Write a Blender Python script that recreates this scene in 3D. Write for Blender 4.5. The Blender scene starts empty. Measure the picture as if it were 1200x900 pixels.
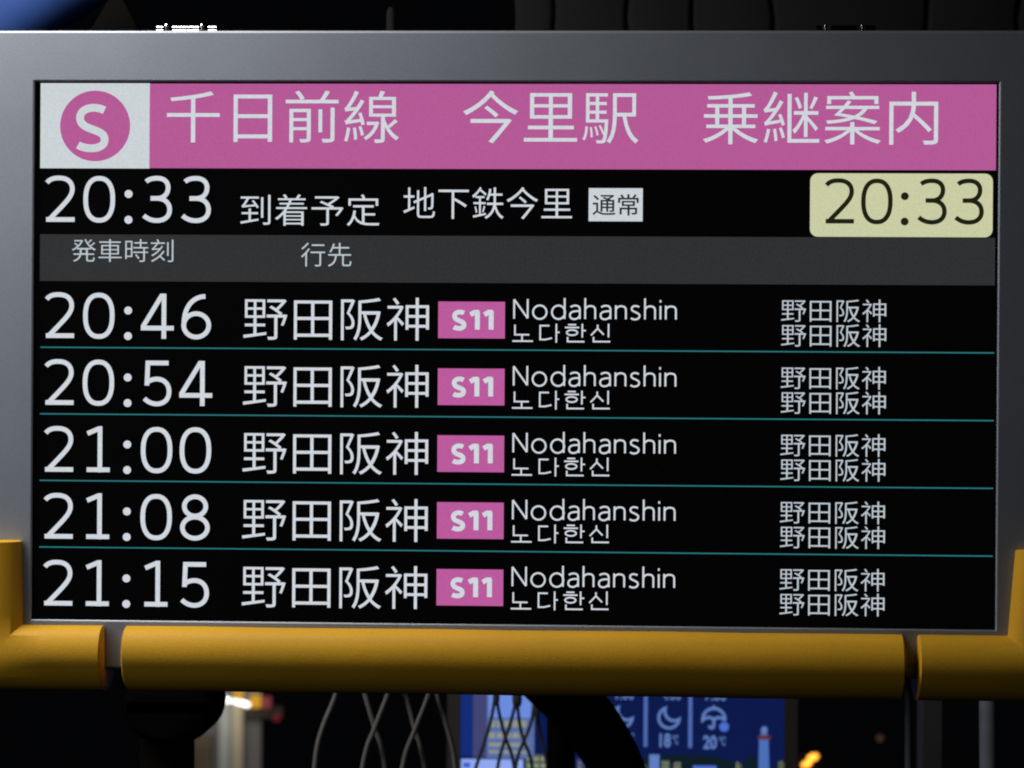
import bpy, bmesh, math, random
from mathutils import Vector, Euler

C = bpy.context.scene.collection
SC = bpy.context.scene
random.seed(7)

# ------------------------------------------------------------------ camera
W, H = 0.82, 0.46125                       # visible screen area in metres (16:9)
F = 1120 / W * 2                           # focal length in photo pixels
cam_d = bpy.data.cameras.new('camera')
cam = bpy.data.objects.new('camera', cam_d)
C.objects.link(cam)
cam.location = (0.08535727, -1.99428836, -0.01916758)
cam.rotation_euler = (1.56761688, -0.00648268, 0.04295937)
cam_d.sensor_fit = 'HORIZONTAL'
cam_d.sensor_width = 36.0
cam_d.lens = 36 * F / 1200
cam_d.clip_start = 0.05
cam_d.clip_end = 200
cam_d.dof.use_dof = True
cam_d.dof.focus_distance = 1.995
cam_d.dof.aperture_fstop = 8
SC.camera = cam

# ------------------------------------------------------------------ world, exposure
w = bpy.data.worlds.new('World')
SC.world = w
w.use_nodes = True
w.node_tree.nodes['Background'].inputs['Color'].default_value = (0.55, 0.62, 0.8, 1)
w.node_tree.nodes['Background'].inputs['Strength'].default_value = 0.0018
SC.view_settings.view_transform = 'Standard'
SC.view_settings.look = 'None'
SC.view_settings.exposure = 0
SC.view_settings.gamma = 1
SC.cycles.filter_width = 2.0
SC.cycles.max_bounces = 5

# ------------------------------------------------------------------ lamps
def area_lamp(name, loc, target, sx, sy, power, col):
    d = bpy.data.lights.new(name, 'AREA')
    d.shape = 'RECTANGLE'
    d.size, d.size_y, d.energy, d.color = sx, sy, power, col
    o = bpy.data.objects.new(name, d)
    C.objects.link(o)
    o.location = loc
    o.rotation_euler = (Vector(target) - Vector(loc)).to_track_quat('-Z', 'Y').to_euler()
    return o

area_lamp('ceiling_lamp', (-0.97, -0.30, 0.80), (-0.97, 0.02, -0.3), 1.30, 0.2, 21.0, (1.0, 0.94, 0.86))
area_lamp('side_lamp', (-1.50, -1.50, 0.22), (-0.3, 0, 0.0), 0.5, 0.9, 4.1, (0.90, 0.95, 1.0))

# ------------------------------------------------------------------ helpers
def lin(c):
    c = c / 255
    return c / 12.92 if c <= 0.04045 else ((c + 0.055) / 1.055) ** 2.4

def rgb(r, g, b):
    return (lin(r), lin(g), lin(b), 1)

ROT = cam.rotation_euler.to_matrix()
EYE = Vector(cam.location)

def ray(px, py):
    return ROT @ Vector(((px - 600) / F, (450 - py) / F, -1))

def at(px, py, Y=0.0):
    """point of the plane y=Y seen at photo pixel px,py (used to measure sizes off the photo)"""
    d = ray(px, py)
    return EYE + d * ((Y - EYE.y) / d.y)

def per_px(Y=0.0):
    return (Y - EYE.y) / F

def mat(name, base=(0.5, 0.5, 0.5, 1), rough=0.5, metal=0.0, spec=0.5, emit=None, strength=1.0,
        grain=0.0, grain_scale=900, bump=0.0, bump_scale=600, mottle=0.0, mottle_scale=8):
    m = bpy.data.materials.new(name)
    m.use_nodes = True
    nt = m.node_tree
    b = nt.nodes['Principled BSDF']
    b.inputs['Base Color'].default_value = base
    b.inputs['Roughness'].default_value = rough
    b.inputs['Metallic'].default_value = metal
    b.inputs['Specular IOR Level'].default_value = spec
    tc = nt.nodes.new('ShaderNodeTexCoord')

    def varied(col, amount, scale):
        n = nt.nodes.new('ShaderNodeTexNoise')
        n.inputs['Scale'].default_value = scale
        n.inputs['Detail'].default_value = 3
        nt.links.new(tc.outputs['Object'], n.inputs['Vector'])
        r = nt.nodes.new('ShaderNodeMapRange')
        r.inputs['From Min'].default_value = 0.25
        r.inputs['From Max'].default_value = 0.75
        r.inputs['To Min'].default_value = 1 - amount
        r.inputs['To Max'].default_value = 1 + amount
        nt.links.new(n.outputs['Fac'], r.inputs['Value'])
        v = nt.nodes.new('ShaderNodeVectorMath')
        v.operation = 'SCALE'
        if isinstance(col, tuple):
            v.inputs[0].default_value = col[:3]
        else:
            nt.links.new(col, v.inputs[0])
        nt.links.new(r.outputs['Result'], v.inputs['Scale'])
        return v.outputs['Vector']

    if emit:
        b.inputs['Emission Strength'].default_value = strength
        b.inputs['Emission Color'].default_value = emit
        if grain:
            nt.links.new(varied(emit, grain, grain_scale), b.inputs['Emission Color'])
    else:
        s = base
        if grain:
            s = varied(s, grain, grain_scale)
        if mottle:
            s = varied(s, mottle, mottle_scale)
        if s is not base:
            nt.links.new(s, b.inputs['Base Color'])
    if bump:
        n = nt.nodes.new('ShaderNodeTexNoise')
        n.inputs['Scale'].default_value = bump_scale
        n.inputs['Detail'].default_value = 2
        nt.links.new(tc.outputs['Object'], n.inputs['Vector'])
        bp = nt.nodes.new('ShaderNodeBump')
        bp.inputs['Strength'].default_value = bump
        bp.inputs['Distance'].default_value = 0.001
        nt.links.new(n.outputs['Fac'], bp.inputs['Height'])
        nt.links.new(bp.outputs['Normal'], b.inputs['Normal'])
    return m

def lcd(name, r, g, b, strength=1.0, grain=0.07):
    return mat(name, base=(0.003, 0.003, 0.003, 1), rough=0.35, spec=0.06, emit=rgb(r, g, b), strength=strength,
               grain=grain, grain_scale=520)

M = {
    'silver': mat('silver_painted_metal', (0.31, 0.345, 0.415, 1), 0.53, 0.74, grain=0.10, grain_scale=1100,
                  bump=0.05, bump_scale=900, mottle=0.05, mottle_scale=14),
    'foam': mat('yellow_foam', (0.68, 0.37, 0.020, 1), 0.55, spec=0.25, grain=0.08, grain_scale=700, bump=0.14,
                bump_scale=650, mottle=0.06, mottle_scale=11),
    'chrome': mat('bright_steel', (0.85, 0.86, 0.88, 1), 0.2, 1.0),
    'glass': mat('black_screen_glass', (0.001, 0.001, 0.001, 1), 0.3, spec=0.04, emit=rgb(3, 3, 4), grain=0.3,
                 grain_scale=500),
    'white': lcd('lcd_white_text', 207, 213, 220),
    'panel_white': lcd('lcd_white_panel', 203, 210, 214),
    'pink': lcd('lcd_pink', 180, 89, 149),
    'badge_pink': lcd('lcd_badge_pink', 186, 90, 156),
    'cream': lcd('lcd_cream', 202, 204, 164),
    'ink': lcd('lcd_dark_ink', 30, 32, 18),
    'ink_grey': lcd('lcd_grey_ink', 36, 42, 48),
    'band': lcd('lcd_grey_band', 46, 48, 50, grain=0.16),
    'teal': lcd('lcd_teal_line', 40, 117, 121),
    'grey_text': lcd('lcd_grey_text', 186, 196, 203),
}

class MB:
    """collects polygons; build() links them as ONE mesh object"""
    def __init__(self):
        self.v, self.f, self.m = [], [], []

    def poly(self, pts, mi=0):
        n = len(self.v)
        self.v += [tuple(p) for p in pts]
        self.f.append(tuple(range(n, n + len(pts))))
        self.m.append(mi)

    def loops(self, rings, mi=0, closed=True, cap=True):
        n = len(self.v)
        k = len(rings[0])
        for r in rings:
            self.v += [tuple(p) for p in r]
        for i in range(len(rings) - 1):
            for j in range(k if closed else k - 1):
                a = n + i * k + j
                b = n + i * k + (j + 1) % k
                self.f.append((a, b, b + k, a + k))
                self.m.append(mi)
        if cap:
            self.f.append(tuple(n + j for j in reversed(range(k))))
            self.m.append(mi)
            self.f.append(tuple(n + (len(rings) - 1) * k + j for j in range(k)))
            self.m.append(mi)

    def tube(self, pts, r, mi=0, seg=14, cap=True):
        pts = [Vector(p) for p in pts]
        rings = []
        ref = Vector((0.13, 1, 0.07)).normalized()
        for i, p in enumerate(pts):
            t = (pts[min(i + 1, len(pts) - 1)] - pts[max(i - 1, 0)]).normalized()
            a = t.cross(ref).normalized()
            b = t.cross(a).normalized()
            rr = r[i] if isinstance(r, (list, tuple)) else r
            rings.append([p + (a * math.cos(2 * math.pi * j / seg) + b * math.sin(2 * math.pi * j / seg)) * rr
                          for j in range(seg)])
        self.loops(rings, mi, True, cap)

    def box(self, lo, hi, mi=0):
        x0, y0, z0 = lo
        x1, y1, z1 = hi
        a = [(x0, y0, z0), (x1, y0, z0), (x1, y1, z0), (x0, y1, z0)]
        b = [(x, y, z1) for x, y, _ in a]
        self.loops([a, b], mi)

    def build(self, name, mats, parent=None, smooth=False, bevel=0.0, label=None):
        me = bpy.data.meshes.new(name)
        org = Vector((0, 0, 0))
        p = parent
        while p is not None:
            org += p.location
            p = p.parent
        me.from_pydata([Vector(q) - org for q in self.v], [], self.f)
        for m_ in (mats if isinstance(mats, (list, tuple)) else [mats]):
            me.materials.append(m_)
        me.polygons.foreach_set('material_index', self.m)
        if smooth:
            me.polygons.foreach_set('use_smooth', [True] * len(self.f))
            me.set_sharp_from_angle(angle=math.radians(45))
        me.update()
        o = bpy.data.objects.new(name, me)
        C.objects.link(o)
        o.parent = parent
        if bevel:
            b = o.modifiers.new('bevel', 'BEVEL')
            b.width, b.segments, b.limit_method = bevel, 3, 'ANGLE'
        if label:
            o['label'] = label
        return o

def thing(name, label, cat, loc, group=None, kind=None):
    o = bpy.data.objects.new(name, None)
    o.empty_display_size = 0.05
    C.objects.link(o)
    o.location = loc
    tag(o, label, cat, group, kind)
    return o

def tag(o, label, cat=None, group=None, kind=None):
    o['label'] = label
    if cat:
        o['category'] = cat
    if group:
        o['group'] = group
    if kind:
        o['kind'] = kind

# ---- lettering -------------------------------------------------------------
_font_cache = {}

def type_shape(body, offset=0.0):
    key = (body, offset)
    if key not in _font_cache:
        cu = bpy.data.curves.new('lettering', 'FONT')
        cu.body = body
        cu.resolution_u = 4
        cu.offset = offset
        o = bpy.data.objects.new('lettering', cu)
        C.objects.link(o)
        dg = bpy.context.evaluated_depsgraph_get()
        me = bpy.data.meshes.new_from_object(o.evaluated_get(dg))
        polys = [[(me.vertices[i].co.x, me.vertices[i].co.y) for i in p.vertices] for p in me.polygons]
        bpy.data.meshes.remove(me)
        bpy.data.objects.remove(o)
        bpy.data.curves.remove(cu)
        xs = [x for p in polys for x, _ in p]
        ys = [y for p in polys for _, y in p]
        x0, x1, y0, y1 = min(xs), max(xs), min(ys), max(ys)
        _font_cache[key] = [[((x - x0) / (x1 - x0), (y - y0) / (y1 - y0)) for x, y in p] for p in polys]
    return _font_cache[key]

def set_type(mb, body, l, t, r, b, Y, mi=0, plane=0.0, offset=0.0):
    """lettering fitted to the ink box l,t,r,b measured in the photo, laid on the screen plane"""
    tl = at(l, t, plane)
    br = at(r, t, plane)
    hgt = (b - t) * per_px(plane)
    for p in type_shape(body, offset):
        mb.poly([(tl.x + u * (br.x - tl.x), Y, tl.z - hgt * (1 - v)) for u, v in p], mi)

def arc(cx, cy, rx, ry, a0, a1, n=18):
    return [(cx + rx * math.cos(math.radians(a0 + (a1 - a0) * i / n)),
             cy + ry * math.sin(math.radians(a0 + (a1 - a0) * i / n))) for i in range(n + 1)]

def bez(p0, p1, p2, p3, n=12):
    o = []
    for i in range(n + 1):
        t = i / n
        s = 1 - t
        o.append(tuple(s ** 3 * a + 3 * s * s * t * b + 3 * s * t * t * c + t ** 3 * d
                       for a, b, c, d in zip(p0, p1, p2, p3)))
    return o

def ribbon(path, wd, closed=False):
    """constant-width stroke along a path -> quads with mitred joins"""
    P = [Vector((x, y)) for x, y in path]
    if closed and (P[0] - P[-1]).length < 1e-6:
        P = P[:-1]
    n = len(P)
    L, R = [], []
    for i in range(n):
        if closed:
            a, b = P[i - 1], P[(i + 1) % n]
        else:
            a, b = P[max(i - 1, 0)], P[min(i + 1, n - 1)]
        d0 = (P[i] - a) if (closed or i > 0) else (b - P[i])
        d1 = (b - P[i]) if (closed or i < n - 1) else d0
        d0.normalize()
        d1.normalize()
        n0, n1 = Vector((-d0.y, d0.x)), Vector((-d1.y, d1.x))
        m = (n0 + n1)
        if m.length < 1e-4:
            m = n0
        m.normalize()
        k = wd / 2 / max(0.3, m.dot(n0))
        L.append(P[i] + m * k)
        R.append(P[i] - m * k)
    q = []
    for i in range(n if closed else n - 1):
        j = (i + 1) % n
        q.append([L[i], L[j], R[j], R[i]])
    return q

def disc(cx, cy, r, n=24):
    return [(cx + r * math.cos(2 * math.pi * i / n), cy + r * math.sin(2 * math.pi * i / n)) for i in range(n)]

# digits: unit height, stroke w, centre lines; x runs around the middle of the cell
DW = 0.112
def sup(cx, cy, rx, ry, p, n=44):
    o = []
    for i in range(n):
        c, s = math.cos(2 * math.pi * i / n), math.sin(2 * math.pi * i / n)
        o.append((cx + rx * math.copysign(abs(c) ** (2 / p), c), cy + ry * math.copysign(abs(s) ** (2 / p), s)))
    return o
h = DW / 2
DIG = {
    '0': [(sup(0, .5, .355 - h, .515 - h, 2.35), True)],
    '1': [([(-.235, .855), (.02, .965), (.045, .965), (.045, .0)], False), ([(-.25, h), (.265, h)], False)],
    '2': [(bez((-.30, .86), (-.22, .97), (-.08, .965), (-.03, .965)) +
           bez((-.03, .965), (.20, .965), (.26, .83), (.26, .72))[1:] +
           bez((.26, .72), (.26, .55), (.10, .42), (-.245, h))[1:], False), ([(-.315, h), (.315, h)], False)],
    '3': [(bez((-.26, .89), (-.18, .965), (-.06, .965), (-.01, .965)) +
           bez((-.01, .965), (.14, .965), (.225, .88), (.225, .76))[1:] +
           bez((.225, .76), (.225, .63), (.14, .525), (-.02, .525))[1:], False),
          ([(-.16, .525), (-.02, .525)], False),
          (bez((-.02, .525), (.16, .525), (.26, .42), (.26, .28)) +
           bez((.26, .28), (.26, .12), (.14, .04), (-.02, .04))[1:] +
           bez((-.02, .04), (-.15, .04), (-.24, .09), (-.31, .15))[1:], False)],
    '4': [([(.145, .0), (.145, .945), (.09, .945), (-.315, .275), (-.315, .235), (.365, .235)], False)],
    '5': [([(.255, .945), (-.205, .945), (-.225, .445)], False),
          (bez((-.205, .525), (-.15, .57), (-.07, .59), (.0, .59)) +
           bez((.0, .59), (.16, .59), (.27, .48), (.27, .31))[1:] +
           bez((.27, .31), (.27, .13), (.14, .04), (.0, .04))[1:] +
           bez((.0, .04), (-.12, .04), (-.21, .09), (-.28, .16))[1:], False)],
    '6': [(bez((.20, .94), (.0, .94), (-.27, .80), (-.275, .33)), False),
          (arc(.0, .30, .335 - h, .315 - h, 0, 360, 34), True)],
    '8': [(arc(0, .745, .295 - h, .27 - h, 0, 360, 30), True), (arc(0, .275, .335 - h, .29 - h, 0, 360, 34), True)],
}

_lay = [0]
def set_strokes(mb, strokes, wd, ox, oz, sx, sz, Y, mi=0):
    for path, closed in strokes:
        _lay[0] = (_lay[0] + 1) % 7
        y = Y - 0.00004 * _lay[0]
        for q in ribbon([(x * sx, z * sz) for x, z in path], wd, closed):
            mb.poly([(ox + p.x, y, oz + p.y) for p in q], mi)

def set_time(mb, txt, cx0, base, cell, hgt, wd, Y, mi=0):
    """a clock time, monospaced: cx0 = middle of the first figure, base = its baseline, all in photo pixels"""
    u = per_px()
    o = at(cx0, base)
    x = 0.0
    for i, ch in enumerate(txt):
        if ch == ':':
            for zz in (.62, .055):
                mb.poly([(o.x + x * u + a, Y, o.z + zz * hgt * u + b) for a, b in disc(0, 0, .088 * hgt * u)], mi)
            x += cell * 0.755
        else:
            set_strokes(mb, DIG[ch], wd * u, o.x + x * u, o.z, hgt * u, hgt * u, Y, mi)
            nxt = txt[i + 1] if i + 1 < len(txt) else ''
            x += cell * (0.755 if nxt == ':' else 1.0)

# light latin letters for the station name; x-height .70, ascender 1.06, in units of the cap height
def _n(x0, wid, top=.70):
    return [([(x0, 0), (x0, top)], False),
            (bez((x0, .48), (x0 + .06, .67), (x0 + wid * .5, .66), (x0 + wid * .5, .66)) +
             bez((x0 + wid * .5, .66), (x0 + wid * .95, .66), (x0 + wid, .55), (x0 + wid, .42))[1:] +
             [(x0 + wid, 0)], False)]

def latin(ch):
    if ch == 'N':
        return [([(0, 0), (0, .98)], False), ([(0.0, .98), (.62, .02)], False), ([(.62, .02), (.62, 1.0)], False)], .62, .0
    if ch == 'o':
        return [(arc(.31, .335, .31, .345, 0, 360, 30), True)], .62, .0
    if ch == 'd':
        return [(arc(.30, .335, .30, .345, 0, 360, 30), True), ([(.58, 0), (.58, 1.06)], False)], .58, .0
    if ch == 'a':
        return [(bez((.03, .60), (.12, .68), (.22, .68), (.24, .68)) + bez((.24, .68), (.42, .68), (.45, .57), (.45, .46))[1:] +
                 [(.45, 0)], False),
                (bez((.45, .40), (.2, .41), (.0, .38), (.0, .18)) + bez((.0, .18), (.0, .0), (.16, -.01), (.2, -.01))[1:] +
                 bez((.2, -.01), (.34, -.01), (.45, .12), (.45, .2))[1:], False)], .45, .0
    if ch == 'h':
        return _n(0, .46, 1.06), .46, .0
    if ch == 'n':
        return _n(0, .46), .46, .0
    if ch == 's':
        return [(bez((.36, .62), (.29, .67), (.22, .675), (.18, .675)) + bez((.18, .675), (.06, .675), (.02, .59), (.02, .53))[1:] +
                 bez((.02, .53), (.02, .39), (.20, .38), (.24, .33))[1:] + bez((.24, .33), (.36, .28), (.38, .22), (.38, .17))[1:] +
                 bez((.38, .17), (.38, .06), (.28, -.01), (.17, -.01))[1:] + bez((.17, -.01), (.09, -.01), (.03, .02), (-.01, .06))[1:],
                 False)], .38, .0
    if ch == 'i':
        return [([(0, 0), (0, .68)], False), ([(0, .86), (0, .98)], False)], .0, .0
    return [], .2, 0

def set_latin(mb, txt, l, base, r, cap, wd, Y, mi=0):
    u = per_px()
    x, items = 0.0, []
    for ch in txt:
        st, adv, _ = latin(ch)
        items.append((st, x))
        x += adv + .245
    total = x - .245
    o = at(l, base)
    sx = (at(r, base).x - o.x) / total
    for st, xx in items:
        set_strokes(mb, st, wd * u, o.x + xx * sx, o.z, sx, cap * u, Y, mi)

# hangul written with plain strokes, in a box one unit square, y up
HANGUL = [
    [([(.10, .95), (.10, .42), (.80, .42)], False), ([(.45, .42), (.45, .10)], False), ([(-.02, .08), (.98, .08)], False)],
    [([(.48, .90), (.06, .90), (.06, .16), (.30, .16), (.60, .24)], False), ([(.80, 1.0), (.80, 0)], False),
     ([(.80, .55), (.95, .55)], False)],
    [([(.16, .95), (.52, .95)], False), ([(.02, .80), (.66, .80)], False), (arc(.34, .53, .24, .14, 0, 360, 24), True),
     ([(.80, 1.0), (.80, .27)], False), ([(.80, .64), (.96, .64)], False), ([(.14, .30), (.14, .05), (.90, .05)], False)],
    [([(.33, .95), (.33, .75), (.02, .38)], False), ([(.33, .75), (.62, .42)], False), ([(.84, 1.0), (.84, .28)], False),
     ([(.14, .30), (.14, .05), (.92, .05)], False)],
]

BIG_S = [(bez((.735, .845), (.66, .885), (.58, .90), (.51, .90)) + bez((.51, .90), (.34, .90), (.235, .80), (.235, .69))[1:] +
          bez((.235, .69), (.235, .53), (.36, .485), (.52, .425))[1:] + bez((.52, .425), (.68, .365), (.74, .315), (.74, .215))[1:] +
          bez((.74, .215), (.74, .09), (.62, .03), (.47, .03))[1:] + bez((.47, .03), (.37, .03), (.27, .055), (.195, .10))[1:], False)]

def rect(mb, l, t, r, b, Y, mi=0, plane=0.0):
    """axis-aligned rectangle on the screen plane from photo measurements"""
    p, q = at(l, t, plane), at(r, b, plane)
    mb.poly([(p.x, Y, q.z), (q.x, Y, q.z), (q.x, Y, p.z), (p.x, Y, p.z)], mi)

def round_rect(cx0, cz0, cx1, cz1, rad, n=6):
    pts = []
    for (cx, cz, a0) in ((cx1 - rad, cz1 - rad, 0), (cx0 + rad, cz1 - rad, 90), (cx0 + rad, cz0 + rad, 180),
                         (cx1 - rad, cz0 + rad, 270)):
        for i in range(n + 1):
            a = math.radians(a0 + 90 * i / n)
            pts.append((cx + rad * math.cos(a), cz + rad * math.sin(a)))
    return pts

# ================================================================== THE DEPARTURE BOARD
U = per_px()
FRONT = -0.007
TOP = at(600, 36.8).z
BOT = H / -2 - 58 * U
LEFT, RIGHT = -W / 2 - 76 * U, W / 2 + 76 * U
oL, oR, oT, oB = -W / 2 - 4.2 * U, W / 2 + 1.0 * U, H / 2 + 2.2 * U, -H / 2 - 0.5 * U

board = thing('departure_board', 'silver framed transfer board with a black lit timetable screen and pink header band',
              'display board', (0, 0.0, BOT))

m = MB()
def ring(x0, z0, x1, z1, rad, y):
    return [(x, y, z) for x, z in round_rect(x0, z0, x1, z1, rad)]
rings = []
RO = 0.020
def outer(d, y):
    return ring(LEFT + d, BOT + d, RIGHT - d, TOP - d, RO - d * .8, y)
rings.append(outer(0, 0.085))
e = 0.0026
for k in range(6):
    a = math.radians(90 * k / 5)
    rings.append(outer(e * (1 - math.cos(a)), FRONT + e * (1 - math.sin(a))))
rings.append(outer(e + .0006, FRONT))
def inner(d, y):
    return ring(oL - d, oB - d, oR + d, oT + d, 0.0004, y)
rings.append(inner(0.0017, FRONT))
rings.append(inner(0.0011, FRONT))
rings.append(inner(0.0, FRONT + 0.0012))
m.loops(rings, 0, True, False)
m.loops([inner(0.0, FRONT + .0012), inner(0.0, 0.0035)], 1, True, False)  # recess wall coloured black: shade painted in place of lit metal
m.build('bezel', [M['silver'], mat('shaded_inner_wall', (.006, .006, .006, 1), .7, spec=.05)], board, smooth=True)
m = MB()
m.poly([(x, 0.086, z) for x, z in round_rect(LEFT + .001, BOT + .001, RIGHT - .001, TOP - .001, 0.019)])
m.loops([[(x, y, z) for x, z in round_rect(LEFT + .08, BOT + .09, RIGHT - .08, TOP - .09, 0.02)] for y in (.0865, .11)])
m.build('back_cover', mat('dark_back_cover', (.05, .05, .055, 1), .6), board)

m = MB()
m.poly([(LEFT + .03, 0, BOT + .03), (RIGHT - .03, 0, BOT + .03), (RIGHT - .03, 0, TOP - .03), (LEFT + .03, 0, TOP - .03)])
screen = m.build('screen', M['glass'], board)

Y1, Y2, Y3, Y4 = -0.0004, -0.0008, -0.0012, -0.0017
# header
m = MB()
rect(m, 175.5, 98, 1167, 199.7, Y1, 0)
m.build('header_band', M['pink'], screen)
m = MB()
set_type(m, '千日前線', 196, 106, 468, 167.5, Y2, 0, 0.0, -.003)
set_type(m, '今里駅', 543, 106, 748.5, 168, Y2, 0, 0.0, -.003)
set_type(m, '乗継案内', 824, 107, 1099.5, 169, Y2, 0, 0.0, -.003)
m.build('header_lettering', M['white'], screen)
m = MB()
rect(m, 47.8, 97.5, 175.5, 197.5, Y1, 0)
o = at(111.7, 147.7)
m.poly([(o.x + a, Y2, o.z + b) for a, b in disc(0, 0, 41.7 * U, 64)], 1)
o = at(80.5, 175.5)
set_strokes(m, BIG_S, 9.2 * U, o.x, o.z, 55 * U * 1.06, 55 * U, Y3, 2)
m.build('line_symbol', [M['panel_white'], M['pink'], M['panel_white']], screen)

# arrival line
m = MB()
set_time(m, '20:33', 71, 260.3, 46.2, 54.0, 5.5, Y2)
m.build('arrival_time', M['white'], screen)
m = MB()
set_type(m, '到着予定', 282, 227.5, 445, 264.5, Y2, 0, 0.0, -.004)
m.build('arrival_lettering', M['white'], screen)
m = MB()
set_type(m, '地下鉄今里', 473, 219, 670.5, 256.5, Y2, 0, 0.0, -.004)
m.build('arrival_lettering', M['white'], screen)
m = MB()
rect(m, 690, 220.5, 753, 259.5, Y1, 0)
set_type(m, '通常', 694.5, 227.5, 748.5, 252.5, Y2, 1, 0.0, .007)
m.build('status_tag', [M['panel_white'], M['ink_grey']], screen)
m = MB()
p, q = at(949.5, 203), at(1163, 278.2)
m.poly([(x, Y1, z) for x, z in reversed(round_rect(p.x, q.z, q.x, p.z, 9 * U))], 0)
set_time(m, '20:33', 984, 262.3, 42.8, 52.2, 5.3, Y2, 1)
m.build('clock_panel', [M['cream'], M['ink']], screen)

# column heads
m = MB()
rect(m, 47, 274.5, 1165.7, 334.5, Y1 * .5, 0)
set_type(m, '発車時刻', 84.5, 280, 203.5, 307, Y2, 1, 0.0, -.006)
set_type(m, '行先', 353, 284.5, 412, 312.5, Y2, 1, 0.0, -.006)
m.build('column_header', [M['band'], M['grey_text']], screen)

# rows
TIMES = ['20:46', '20:54', '21:00', '21:08', '21:15']
for i, tx in enumerate(TIMES):
    dy = 78.35 * i
    sl = -0.5 * i                       # the screen's left edge leans a little in the photo
    m = MB()
    set_time(m, tx, 70.5 + sl, 396.3 + dy, 46.2, 53.4, 5.5, Y2)
    m.build('departure_time', M['white'], screen, label='departure time %s' % tx)
    m = MB()
    set_type(m, '野田阪神', 285.5 + sl, 348 + dy, 503 + sl, 398.5 + dy, Y2, 0, 0.0, -.005)
    m.build('destination_lettering', M['white'], screen)
    m = MB()
    rect(m, 513.7 + sl, 353.3 + dy, 591.6 + sl, 396.8 + dy, Y1, 0)
    o = at(527.6 + sl, 386.2 + dy)
    set_strokes(m, [([(x, z) for x, z in BIG_S[0][0]], False)], 5.5 * U, o.x, o.z + .8 * U, 22 * U, 22 * U, Y2, 1)
    for k in (0, 1):
        a = at(556.2 + 16.2 * k + sl, 386.2 + dy)
        set_strokes(m, [([(-.22, .76), (.0, .885), (.24, .885), ], False), ([(.145, .0), (.145, .94)], False)],
                    5.8 * U, a.x, a.z, 22 * U, 22.8 * U, Y2, 1)
    m.build('station_badge', [M['badge_pink'], M['white']], screen)
    m = MB()
    set_latin(m, 'Nodahanshin', 602.5 + sl, 373.4 + dy, 792 + sl, 23.0, 2.1, Y2)
    m.build('romanized_name', M['white'], screen)
    m = MB()
    for k, (gx, gw) in enumerate(((601, 24), (631.5, 25.5), (661.5, 26), (692, 25))):
        g = at(gx + sl, 401.4 + dy)
        set_strokes(m, HANGUL[k], 1.85 * U, g.x, g.z, gw * U, 22 * U, Y2)
    m.build('hangul_name', M['white'], screen)
    m = MB()
    set_type(m, '野田阪神', 915.5 + sl, 350.5 + dy * 1.005, 1038.5 + sl, 377 + dy * 1.005, Y2, 0, 0.0, -.006)
    set_type(m, '野田阪神', 915.5 + sl, 379.5 + dy * 1.005, 1038.5 + sl, 406 + dy * 1.005, Y2, 0, 0.0, -.006)
    m.build('side_lettering', M['grey_text'], screen)
    if i < 4:
        m = MB()
        a, b = at(47.5 - .5 * i, 407.2 + dy), at(1165 - .6 * i, 413.3 + 79 * i)
        z = (a.z + b.z) / 2
        m.poly([(a.x, Y1, z - .75 * U), (b.x, Y1, z - .75 * U), (b.x, Y1, z + .75 * U), (a.x, Y1, z + .75 * U)])
        m.build('row_divider', M['teal'], screen)

# two hinges on the top edge of the housing
def hinge(px0, px1, bars, screws, Yc, name_label):
    a, b = at(px0, 36.8, Yc).x, at(px1, 36.8, Yc).x
    m = MB()
    m.box((a, Yc - .008, TOP - .0005), (b, Yc + .012, TOP + .0016))
    hg = m.build('hinge', M['chrome'], board, bevel=.0005, label=name_label)
    for s0, s1 in bars:
        p0, p1 = at(s0, 30, Yc).x, at(s1, 30, Yc).x
        m = MB()
        m.tube([(p0, Yc + .002, TOP + .0047), (p1, Yc + .002, TOP + .0047)], .0029, seg=20)
        m.build('hinge_barrel', M['chrome'], hg, smooth=True)
    for s in screws:
        p0 = at(s, 30, Yc).x
        m = MB()
        m.tube([(p0, Yc - .001, TOP + .0014), (p0, Yc - .001, TOP + .0046), (p0, Yc - .001, TOP + .0062)], [.0014, .0012, .0011], seg=14)
        m.tube([(p0, Yc - .001, TOP + .0062), (p0, Yc - .001, TOP + .0068), (p0, Yc - .001, TOP + .0082)], [.0019, .0019, .0012], seg=14)
        m.build('screw', M['chrome'], hg, smooth=True)

hinge(182, 254, [(183.5, 191), (202, 218), (219, 233), (244, 253.5)], (195.5, 237), .014, 'bright steel hinge at the top left')
M['dark_steel'] = mat('dark_hinge_steel', (.10, .10, .11, 1), .2, 1.0)  # darker steel colour for the right hinge
M['chrome2'] = M['chrome']
M['chrome'] = M['dark_steel']
hinge(955, 1027, [(957, 963), (974, 1004), (1014, 1026)], (967.5, 1010.5), .014, 'dark hinge with two shiny screws at the top right')
M['chrome'] = M['chrome2']

# ================================================================== YELLOW PADS
PX = [(0.000, 0.0), (0.6, 7.5), (2.8, 14.0), (7, 19.8), (13, 24), (21, 27.2), (30, 28.4), (39, 27.6), (48, 25.0),
      (57, 20.5), (65, 13.5), (72, 4.0), (77, -8), (79, -24), (77, -36), (72, -46), (64, -52), (53.0, -54)]
PROF = [(n * U, FRONT - .0006 - d * U * 1.05) for n, d in PX]
PROF += [(52.0 * U, FRONT + .004), (51.0 * U, FRONT - .0006)]
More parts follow.
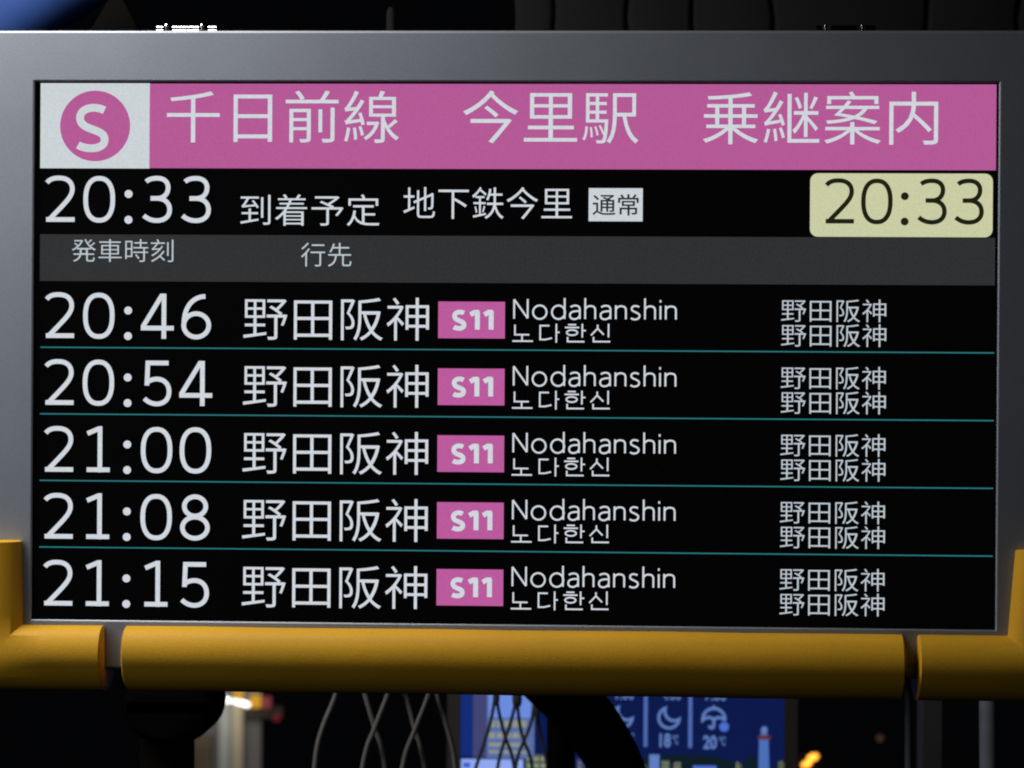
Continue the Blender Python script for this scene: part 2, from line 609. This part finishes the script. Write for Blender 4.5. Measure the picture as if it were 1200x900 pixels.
# smooth the section
def dense(p, k=3):
    out = []
    n = len(p)
    for i in range(n - 1):
        p0, p1, p2, p3 = p[max(i - 1, 0)], p[i], p[i + 1], p[min(i + 2, n - 1)]
        for j in range(k):
            t = j / k
            out.append(tuple(.5 * (2 * b + (c - a) * t + (2 * a - 5 * b + 4 * c - d) * t * t + (3 * b - a - 3 * c + d) * t ** 3)
                             for a, b, c, d in zip(p0, p1, p2, p3)))
    out.append(p[-1])
    return out
SEC = dense(PROF[:-2]) + PROF[-2:]
CN = sum(a for a, _ in SEC) / len(SEC)
CY = sum(b for _, b in SEC) / len(SEC)

def pad(name, stations, label):
    """stations: (x, z, outward x, outward z, along x, along z, end flag)"""
    rings = []
    for x, z, ox, oz, ax, az, end in stations:
        r = []
        for n, y in SEC:
            if end:                                   # soft rounded rim at the cut ends
                k = .0022 / max(.012, math.hypot(n - CN, y - CY))
                n, y = n + (CN - n) * k, y + (CY - y) * k
            r.append((x + n * ox, y, z + n * oz))
        rings.append(r)
    m = MB()
    m.loops(rings)
    o = m.build(name, M['foam'], None, smooth=True)
    tag(o, label, 'foam pad', 'yellow edge pads round the lower frame')
    return o

def straight(xa, xb, z, n=10):
    s = [(xa, z, 0, -1, 0, 0, True), (xa + .0012 * (1 if xb > xa else -1), z, 0, -1, 0, 0, False)]
    for i in range(1, n):
        x = xa + (xb - xa) * i / n
        s.append((x, z + .0003 * math.sin(i * 2.1), 0, -1, 0, 0, False))
    s += [(xb - .0012 * (1 if xb > xa else -1), z, 0, -1, 0, 0, False), (xb, z, 0, -1, 0, 0, True)]
    return s

zin = (at(148, 733).z + at(1056, 741.5).z) / 2
xl, xr = at(30, 733).x, at(1179, 744).x
pad('foam_pad', straight(at(149.5, 733).x, at(1056.5, 741).x, zin),
    'long straight yellow foam pad along the bottom edge of the board')
s = [(at(28.5, 632).x, at(28.5, 632).z, -1, 0, 0, 0, True), (at(28.5, 633).x, at(28.5, 633.3).z, -1, 0, 0, 0, False)]
s += [(xl + (at(28.5, 633).x - xl) * (1 - t), zin + (at(28.5, 633).z - zin) * (1 - t), -1, 0, 0, 0, False) for t in (.3, .6, .85)]
s += [(xl, zin, -1, -1, 0, 0, False)]
e1 = at(125, 733).x
s += [(xl + (e1 - xl) * t, zin, 0, -1, 0, 0, False) for t in (.3, .6, .95)]
s += [(e1 - .0012, zin, 0, -1, 0, 0, False), (e1, zin, 0, -1, 0, 0, True)]
# keep the mitre crisp: the straight legs start at the mitre line itself
pad('foam_pad', s, 'L-shaped yellow foam pad round the lower left corner of the board')
tx, tz = at(1188, 643).x, at(1188, 643).z
s = [(tx, tz, 1, 0, 0, 0, True), (tx, tz - .001, 1, 0, 0, 0, False)]
s += [(tx + (xr - tx) * t, tz + (zin - tz) * t, 1, 0, 0, 0, False) for t in (.3, .6, .85)]
s += [(xr, zin, 1, -1, 0, 0, False)]
e2 = at(1073.5, 741).x
s += [(xr + (e2 - xr) * t, zin, 0, -1, 0, 0, False) for t in (.3, .6, .95)]
s += [(e2 + .0012, zin, 0, -1, 0, 0, False), (e2, zin, 0, -1, 0, 0, True)]
pad('foam_pad', s, 'L-shaped yellow foam pad round the lower right corner of the board')

# ================================================================== BEHIND THE BOARD, ABOVE
dark = mat('dark_grey_panel', (.018, .0183, .0205, 1), .9, spec=.04, mottle=.12, mottle_scale=6, bump=.2, bump_scale=60)
black = mat('matt_black', (.0022, .0022, .0024, 1), .8, spec=.03)

Yw = 0.55
seams = [600, 648, 738, 812, 905, 1087, 1196, 1290]
for i in range(len(seams) - 1):
    m = MB()
    rows = []
    for j in range(9):
        py = -130 + j * 50
        def edge(s, k):
            px = seams[s] + (3.5 * math.sin(py / 26.0 + s * 1.7) + (36 - py) * .06 * math.sin(s * 2.3 + 1)) + k
            return at(px, py, Yw)
        a, b = edge(i, .9), edge(i + 1, -.9)
        mid = (a + b) / 2
        rows.append([(a.x, Yw + .007, a.z), (a.x + .003, Yw + .002, a.z), (a.x + .006, Yw + .001, a.z), (mid.x, Yw + .0005, mid.z),
                     (b.x - .006, Yw + .001, b.z), (b.x - .003, Yw + .002, b.z), (b.x, Yw + .007, b.z)])
    m.loops(rows, 0, True, True)
    o = m.build('hanging_slat', dark, None, smooth=True)
    tag(o, ['narrow dark slat, leftmost of the row behind the top edge of the board',
            'dark slat behind the board, second from the left of the row',
            'dark slat behind the board, third from the left of the row',
            'dark slat behind the board, just left of the dark hinge',
            'wide dark slat directly behind the dark hinge with two shiny screws',
            'dark slat right of the dark hinge, second from the right end',
            'dark slat at the right end of the row, cut by the frame'][i], 'slat', 'dark slats behind the top of the board')

blue = mat('dark_blue_paint', (.022, .058, .22, 1), .7, spec=.12, mottle=.1, mottle_scale=20)
m = MB()
Yb = 0.30
m.tube([at(-60, 75, Yb), at(20, 22, Yb), at(95, -28, Yb), at(190, -92, Yb)], 41 * per_px(Yb), seg=32)
o = m.build('blue_pole', blue, None, smooth=True)
tag(o, 'blurred dark blue pole slanting behind the top left corner', 'pole')

m = MB()
brk = mat('dark_grey_bracket', (.0055, .0053, .0053, 1), .9, spec=.04)
p = [at(x, y, .42) for x, y in ((92, 60), (131, -8), (140, -8), (176, 60))]
m.loops([[(q.x, .42, q.z) for q in p], [(q.x, .428, q.z) for q in p]])
o = m.build('bracket_plate', brk, None, bevel=.001)
tag(o, 'dim tapered bracket plate between the blue pole and the bright hinge', 'bracket')

m = MB()
m.tube([at(458, 70, .5), at(458, 16, .5), at(458, 11, .5), at(458, 8.5, .5)], [5 * per_px(.5), 5 * per_px(.5), 4 * per_px(.5), 1.5 * per_px(.5)], seg=18)
o = m.build('grey_post', mat('dim_grey_metal', (.022, .022, .022, 1), .9, .0, .05), None, smooth=True)
tag(o, 'short dim grey post end sticking up behind the board, right of the bright hinge', 'post')

# ================================================================== BEHIND THE BOARD, BELOW
# weather screen
Yk = 1.00
uk = per_px(Yk)
x0, x1 = at(540, 820, Yk).x, at(919, 820, Yk).x
z0, z1 = at(700, 1010, Yk).z, at(700, 650, Yk).z
ws = thing('weather_screen', 'lit blue weather forecast screen with moon and umbrella icons behind the board', 'screen',
           (x0 * .5 + x1 * .5, Yk, z0 - .02))
m = MB()
bz = mat('dark_screen_frame', (.035, .033, .032, 1), .5)
for lo, hi in (((x0 - .017, Yk - .006, z0 - .017), (x0, Yk + .04, z1 + .017)), ((x1, Yk - .006, z0 - .017), (x1 + .017, Yk + .04, z1 + .017)),
               ((x0, Yk - .0055, z0 - .0165), (x1, Yk + .0395, z0)), ((x0, Yk - .0055, z1), (x1, Yk + .0395, z1 + .0165))):
    m.box(lo, hi)
m.build('frame', bz, ws)
WM = [lcd('night_blue', 11, 26, 78), lcd('mid_blue', 19, 46, 122), lcd('mauve', 68, 72, 120), lcd('lavender', 112, 146, 232),
      lcd('slate', 92, 114, 172), lcd('window_olive', 150, 156, 140), lcd('label_blue', 150, 176, 250),
      lcd('icon_blue', 100, 132, 200), lcd('line_blue', 84, 114, 190), lcd('hill_green', 14, 30, 40), lcd('tower_blue', 78, 116, 190),
      lcd('gallery_red', 100, 46, 62), lcd('dot_blue', 80, 114, 215), lcd('dim_olive', 88, 98, 78), lcd('label_icon', 60, 100, 210)]
for m_ in WM:
    m_.node_tree.nodes['Principled BSDF'].inputs['Emission Strength'].default_value = 0.9
def wr(mb, l, t, r, b, mi, lay=1):
    rect(mb, l, t, r, b, Yk - .0006 * lay, mi, Yk)
m = MB()
m.poly([(x0 - .001, Yk, z0 - .001), (x1 + .001, Yk, z0 - .001), (x1 + .001, Yk, z1 + .001), (x0 - .001, Yk, z1 + .001)], 0)
wr(m, 541, 700, 556, 886, 1)
wr(m, 555, 760, 571, 888, 2, 2)
face = m.build('screen', WM, ws)
m = MB()
wr(m, 571, 760, 626, 889, 4, 2)
wr(m, 573, 770, 622, 841, 3, 3)
for t, b, k in ((844, 852, 5), (858, 865, 5), (870, 875, 5), (879, 883, 5)):
    n = 5 if t < 868 else 1
    for q in range(n):
        wd = 46 / n
        wr(m, 573 + q * wd, t, 573 + (q + 1) * wd - (2.2 if n > 1 else 0), b, k, 3)
wr(m, 616, 884, 643, 1000, 13, 2)
for q in range(3):
    for r_ in range(3):
        wr(m, 618 + 8 * q, 887 + 8 * r_, 623 + 8 * q, 891 + 8 * r_, 5, 3)
wr(m, 536.5 + 4, 889, 613, 905, 6, 4)
wr(m, 543, 893, 551, 899, 14, 5)
m.build('tower_picture', WM, face)
m = MB()
hp = [(640, 1000), (640, 900), (690, 893), (740, 890), (790, 884), (830, 885), (862, 892), (890, 898), (918, 900), (918, 1000)]
m.poly([(p_.x, Yk - .0006, p_.z) for p_ in [at(x, y, Yk) for x, y in hp]], 9)
for l, t, r, b, k in ((761, 884, 772, 1000, 7), (775, 891, 784, 1000, 13), (789, 894, 797, 1000, 13), (812, 897, 839, 1000, 12),
                      (862, 895, 868, 1000, 13), (875, 885, 885, 1000, 9), (912, 892, 918, 1000, 13), (676, 889, 684, 1000, 2),
                      (694, 884, 704, 1000, 7), (688, 895, 694, 1000, 13), (741, 896, 757, 1000, 13)):
    wr(m, l, t, r, b, k, 2)
for t in (893, 898, 903):
    for x in (776.5, 780.5, 791, 795, 863, 678):
        wr(m, x, t, x + 2, t + 2, 5, 3)
tw = [(887, 1000), (889.5, 866), (900.5, 866), (903.5, 1000)]
m.poly([(p_.x, Yk - .0018, p_.z) for p_ in [at(x, y, Yk) for x, y in tw]], 10)
wr(m, 888, 861.5, 903, 866.5, 11, 4)
wr(m, 891.5, 855, 899, 861.5, 4, 4)
o = at(895.5, 854.5, Yk)
m.poly([(o.x + a, Yk - .003, o.z + b) for a, b in reversed(disc(0, 0, 3.6 * uk))], 7)
m.build('skyline_picture', WM, face)
m = MB()
wr(m, 755.5, 700, 758.5, 875, 8, 1)
wr(m, 807.8, 700, 810.8, 876, 8, 1)
def crescent(cx, cy):
    o = at(cx, cy, Yk)
    R = 12.0 * uk
    path = arc(0, 0, 1, 1, 112, 352, 26)
    a, b = path[0], path[-1]
    path = path + bez(b, (.25, -.62), (-.62, .15), a, 16)[1:]
    set_strokes(m, [(path, True)], 3.1 * uk, o.x, o.z, R, R, Yk - .0012, 7)
crescent(729, 840)
crescent(784, 841)
o = at(836.5, 843, Yk)
set_strokes(m, [(arc(0, 0, 13, 13, -4, 184, 20) + bez((-13, -1), (-9, 3.5), (-4, 3), (0, 0), 8)[1:] + bez((0, 0), (4, 3), (9, 3.5), (13, -1), 8)[1:], False),
                ([(0, 13), (0, 16)], False),
                ([(0, 0), (0, -7)] + arc(-2.6, -7, 2.6, 3, 0, -180, 10)[1:], False)], 3.2 * uk, o.x, o.z, uk, uk, Yk - .0012, 7)
o = at(848.5, 851.5, Yk)
m.poly([(o.x + a, Yk - .0022, o.z + b) for a, b in reversed(disc(0, 0, 5.6 * uk))], 12)
for body, l, t, r, b in (('18', 773, 859, 786, 875.5), ('℃', 788.5, 861, 795, 872), ('20', 824, 861.5, 840, 877.5), ('℃', 843, 863, 850.5, 873.5),
                         ('℃', 737, 859, 743.5, 869), ('1:00', 722, 806, 743, 819.6), ('4:00', 776, 806.5, 798, 820), ('7:00', 826, 807, 851, 821)):
    set_type(m, body, l, t, r, b, Yk - .0016, 7, Yk, .028 if body in ('18', '20') else .012)
m.build('forecast_lettering', WM, face)

# wire nets hanging in front of it
grey_wire = mat('grey_wire', (.24, .24, .235, 1), .5, mottle=.15, mottle_scale=30)
dark_wire = mat('dark_wire', (.035, .036, .04, 1), .55)
def wire(parent, pts, rpx, Y, mt, dz=0.0):
    P = dense([tuple(at(x, y, Y + dz)) for x, y in pts], 8)
    m = MB()
    m.tube(P, rpx * per_px(Y), seg=10)
    m.build('wire', mt, parent, smooth=True)

net = thing('wire_lattice', 'loose grey wires crossing below the middle yellow pad, left of the weather screen', 'wire net',
            tuple(at(450, 1000, .45)))
for k, pts in enumerate((
        [(404, 770), (393, 815), (379, 850), (371, 880), (366, 930)],
        [(418, 780), (428, 815), (440, 856), (448, 880), (454, 930)],
        [(466, 780), (454, 815), (438, 856), (429, 880), (419, 930)],
        [(464, 780), (475.5, 815), (486.5, 856), (494, 880), (502, 930)],
        [(512, 780), (502, 815), (486, 856), (475, 885), (466, 930)],
        [(505, 780), (513, 815), (523, 850), (531, 880), (537, 930)])):
    wire(net, pts, 3.0, .45, grey_wire, .012 * (k % 2))
net2 = thing('wire_lattice', 'thin dark wires crossing in front of the left part of the weather screen', 'wire net',
             tuple(at(590, 1000, .75)))
for k, pts in enumerate((
        [(585, 790), (580, 818), (575, 845), (566, 875), (556, 905), (550, 935)],
        [(581, 790), (582, 818), (587, 845), (593, 866), (601, 890), (606, 935)],
        [(606, 790), (604, 822), (598, 848), (592, 866), (585, 890), (577, 935)],
        [(603, 790), (606, 822), (609, 848), (614, 868), (622, 890), (628, 935)],
        [(632, 790), (627, 822), (622, 848), (614, 868), (606, 890), (599, 935)],
        [(624, 790), (628, 822), (631, 848), (635, 868), (640, 890), (646, 935)],
        [(634, 790), (638, 818), (644, 845), (650, 872), (655, 905), (658, 935)])):
    wire(net2, pts, 2.1, .75, dark_wire, .012 * (k % 2))
for (px, py, rx, rz) in ((581.5, 818, 4.2, 9), (606, 820, 6.0, 10), (629, 818, 5.0, 24)):
    m = MB()
    c = at(px, py, .745)
    uu = per_px(.745)
    m.tube([(c.x, c.y, c.z - rz * uu), (c.x, c.y, c.z - rz * .6 * uu), (c.x, c.y, c.z), (c.x, c.y, c.z + rz * uu)],
           [rx * .35 * uu, rx * .85 * uu, rx * uu, rx * .9 * uu], seg=14)
    m.build('knot', dark_wire, net2, smooth=True)

# black post and hose before the screen
m = MB()
m.tube([at(657.5, 760, .62), at(657.5, 850, .62), at(657.5, 960, .62)], 16.5 * per_px(.62), seg=24)
o = m.build('black_post', black, None, smooth=True)
tag(o, 'upright black post in front of the weather screen', 'post')
m = MB()
P = dense([tuple(at(x, y, .50)) for x, y in ((610, 770), (650, 805), (680, 832), (702, 862), (722, 897), (742, 950))], 6)
m.tube(P, [(30 + 4 * math.sin(i * .11)) * per_px(.50) for i in range(len(P))], seg=28)
o = m.build('black_hose', black, None, smooth=True)
tag(o, 'thick black hose bending down across the weather screen', 'hose')

# rounded black housing of unknown use with a stem, lower left
hd = thing('rounded_housing', 'black rounded housing on a dark stem, silhouetted left of the bright shopfront', 'housing',
           tuple(at(205, 1000, .40)))
m = MB()
Yh = .40
a, b = at(152, 780, Yh), at(258.5, 866, Yh)
for_y = [(.36, .006), (.366, .001), (.375, 0), (.43, 0), (.439, .001), (.445, .006)]
m.loops([[(x, y, z) for x, z in round_rect(a.x + d, b.z + d, b.x - d, a.z - d, 42 * per_px(Yh), 12)] for y, d in for_y])
m.build('housing', black, hd, smooth=True)
m = MB()
m.tube([at(196, 860, .41), at(196, 920, .41), at(196, 990, .41)], 32 * per_px(.41), seg=24)
m.build('stem', mat('dark_brown_paint', (.006, .0045, .004, 1), .8, spec=.05), hd, smooth=True)

# shopfront with lit wall panels, farther off
Ys = 4.6
us = per_px(Ys)
sh = thing('shopfront', 'narrow bright shopfront far behind, below the left of the middle pad', 'shopfront', tuple(at(270, 1010, Ys)))
def sbox(name, l, t, r, b, mt, d0=0.0, d1=.08, bev=0):
    p_, q_ = at(l, t, Ys), at(r, b, Ys)
    m = MB()
    m.box((p_.x, Ys + d0, q_.z), (q_.x, Ys + d1, p_.z))
    return m.build(name, mt, sh, bevel=bev)
lampm = mat('tube_light', (.8, .8, .8, 1), .4, emit=(1, .98, .9, 1), strength=2.6)
pale = mat('pale_wall', (.55, .60, .60, 1), .6, mottle=.2, mottle_scale=9)
creamw = mat('cream_column', (.62, .55, .42, 1), .5, mottle=.15, mottle_scale=9)
greyw = mat('grey_wall', (.22, .22, .24, 1), .6, mottle=.25, mottle_scale=9)
brownw = mat('brown_wall', (.17, .125, .09, 1), .6, mottle=.3, mottle_scale=9)
darkw = mat('dark_trim', (.03, .024, .02, 1), .6)
sbox('wall', 225, 800, 303, 1000, greyw, .03, .10)
sbox('column', 257, 819, 268.2, 1000, pale, .0, .028)
sbox('trim', 268.4, 819, 271.6, 1000, darkw, .01, .029)
sbox('column', 271.8, 825, 284, 1000, creamw, -.01, .028)
sbox('side_panel', 226, 862, 247, 1000, brownw, .0, .028)
for pts in (((254.5, 816), (269, 821.5)), ((272.5, 820.5), (292, 826.5))):
    m = MB()
    p_, q_ = at(*pts[0], Ys - .05), at(*pts[1], Ys - .05)
    m.tube([p_, (p_ + q_) / 2, q_], 2.7 * us, seg=12)
    m.build('tube_light', lampm, sh, smooth=True)
yel = mat('lit_yellow_sign', (.01, .01, .01, 1), spec=.05, emit=rgb(205, 150, 30), strength=1.0)
redm = mat('lit_red_sign', (.01, .01, .01, 1), spec=.05, emit=rgb(120, 50, 56), strength=1.0)
sbox('yellow_sign', 278, 806, 287, 817.5, yel, -.06, -.03)
sbox('yellow_sign', 296.5, 813, 307.5, 826, yel, -.06, -.03)
sbox('red_sign', 310, 814.5, 319.5, 827, redm, -.06, -.03)
sbox('red_lamp', 324.5, 835.5, 329.5, 841.5, mat('red_lamp', (.01, .01, .01, 1), spec=.05, emit=rgb(105, 22, 34)), -.06, -.03)
sbox('awning', 286, 828, 331, 842, mat('awning_brown', (.05, .04, .035, 1), .7), .0, .028)
d = bpy.data.lights.new('shop_light', 'AREA')
d.size, d.energy, d.color = .25, .42, (1, .93, .8)
lo = bpy.data.objects.new('shop_light', d)
C.objects.link(lo)
c = at(268, 806, Ys - .22)
lo.location = c
lo.rotation_euler = (math.radians(38), 0, 0)

# two posts on the right and the orange lamps
m = MB()
m.tube([at(1064.5, 770, .16), at(1064.5, 850, .16), at(1064.5, 960, .16)], 4.2 * per_px(.16), seg=14)
o = m.build('grey_post', mat('thin_post_metal', (.36, .38, .40, 1), .6, .1), None, smooth=True)
tag(o, 'thin grey post hanging below the gap between the middle and right yellow pads', 'post')
m = MB()
m.tube([at(1158, 770, .55), at(1158.5, 850, .55), at(1159, 960, .55)], 10.5 * per_px(.55), seg=24)
o = m.build('grey_post', mat('blue_grey_post', (.34, .37, .47, 1), .6, .1, mottle=.2, mottle_scale=40), None, smooth=True)
tag(o, 'thicker grey post below the right yellow pad, near the right edge of the photo', 'post')
m = MB()
m.box(tuple(at(1079, 960, .70)), tuple(at(1100, 780, .74)))  # plain dark upright box between the posts
o = m.build('dark_upright', mat('very_dark_grey', (.04, .04, .043, 1), .6), None, bevel=.002)
tag(o, 'barely visible dark upright between the two grey posts', 'upright')

orange = mat('orange_glow', emit=(1.0, .40, .03, 1), strength=2.6)
Yo = 3.2
lampo = thing('signal_lamp', 'two touching bright orange lights right of the weather screen', 'lamp', tuple(at(949, 905, Yo)))
for px, py, r in ((952.5, 887.5, 5.2), (945, 895.5, 4.6)):
    c = at(px, py, Yo)
    uu = per_px(Yo)
    m = MB()
    rr = [(math.sin(math.pi * i / 10), math.cos(math.pi * i / 10)) for i in range(11)]
    m.tube([(c.x + r * uu * 1.25 * q, c.y, c.z + r * uu * .45 * q) for _, q in rr], [max(.02, s_) * r * uu * .78 for s_, _ in rr], seg=16)
    m.build('bulb', orange, lampo, smooth=True)
m = MB()
a, b = at(936, 925, Yo + .05), at(962, 882, Yo + .08)
m.box((a.x, a.y, a.z), (b.x, b.y, b.z))
m.build('lamp_backplate', mat('lamp_housing_black', (.006, .006, .006, 1), .7), lampo)
m = MB()
c = at(1031, 865, Yo)
rr = [(math.sin(math.pi * i / 8), math.cos(math.pi * i / 8)) for i in range(9)]
m.tube([(c.x, c.y, c.z + 4 * per_px(Yo) * q) for _, q in rr], [max(.02, s_) * 4 * per_px(Yo) for s_, _ in rr], seg=14)
o = m.build('distant_lamp', mat('dim_orange_glow', (.01, .01, .01, 1), spec=.05, emit=rgb(68, 44, 30)), None, smooth=True)
tag(o, 'single dim orange light between the weather screen and the thin grey post', 'lamp')
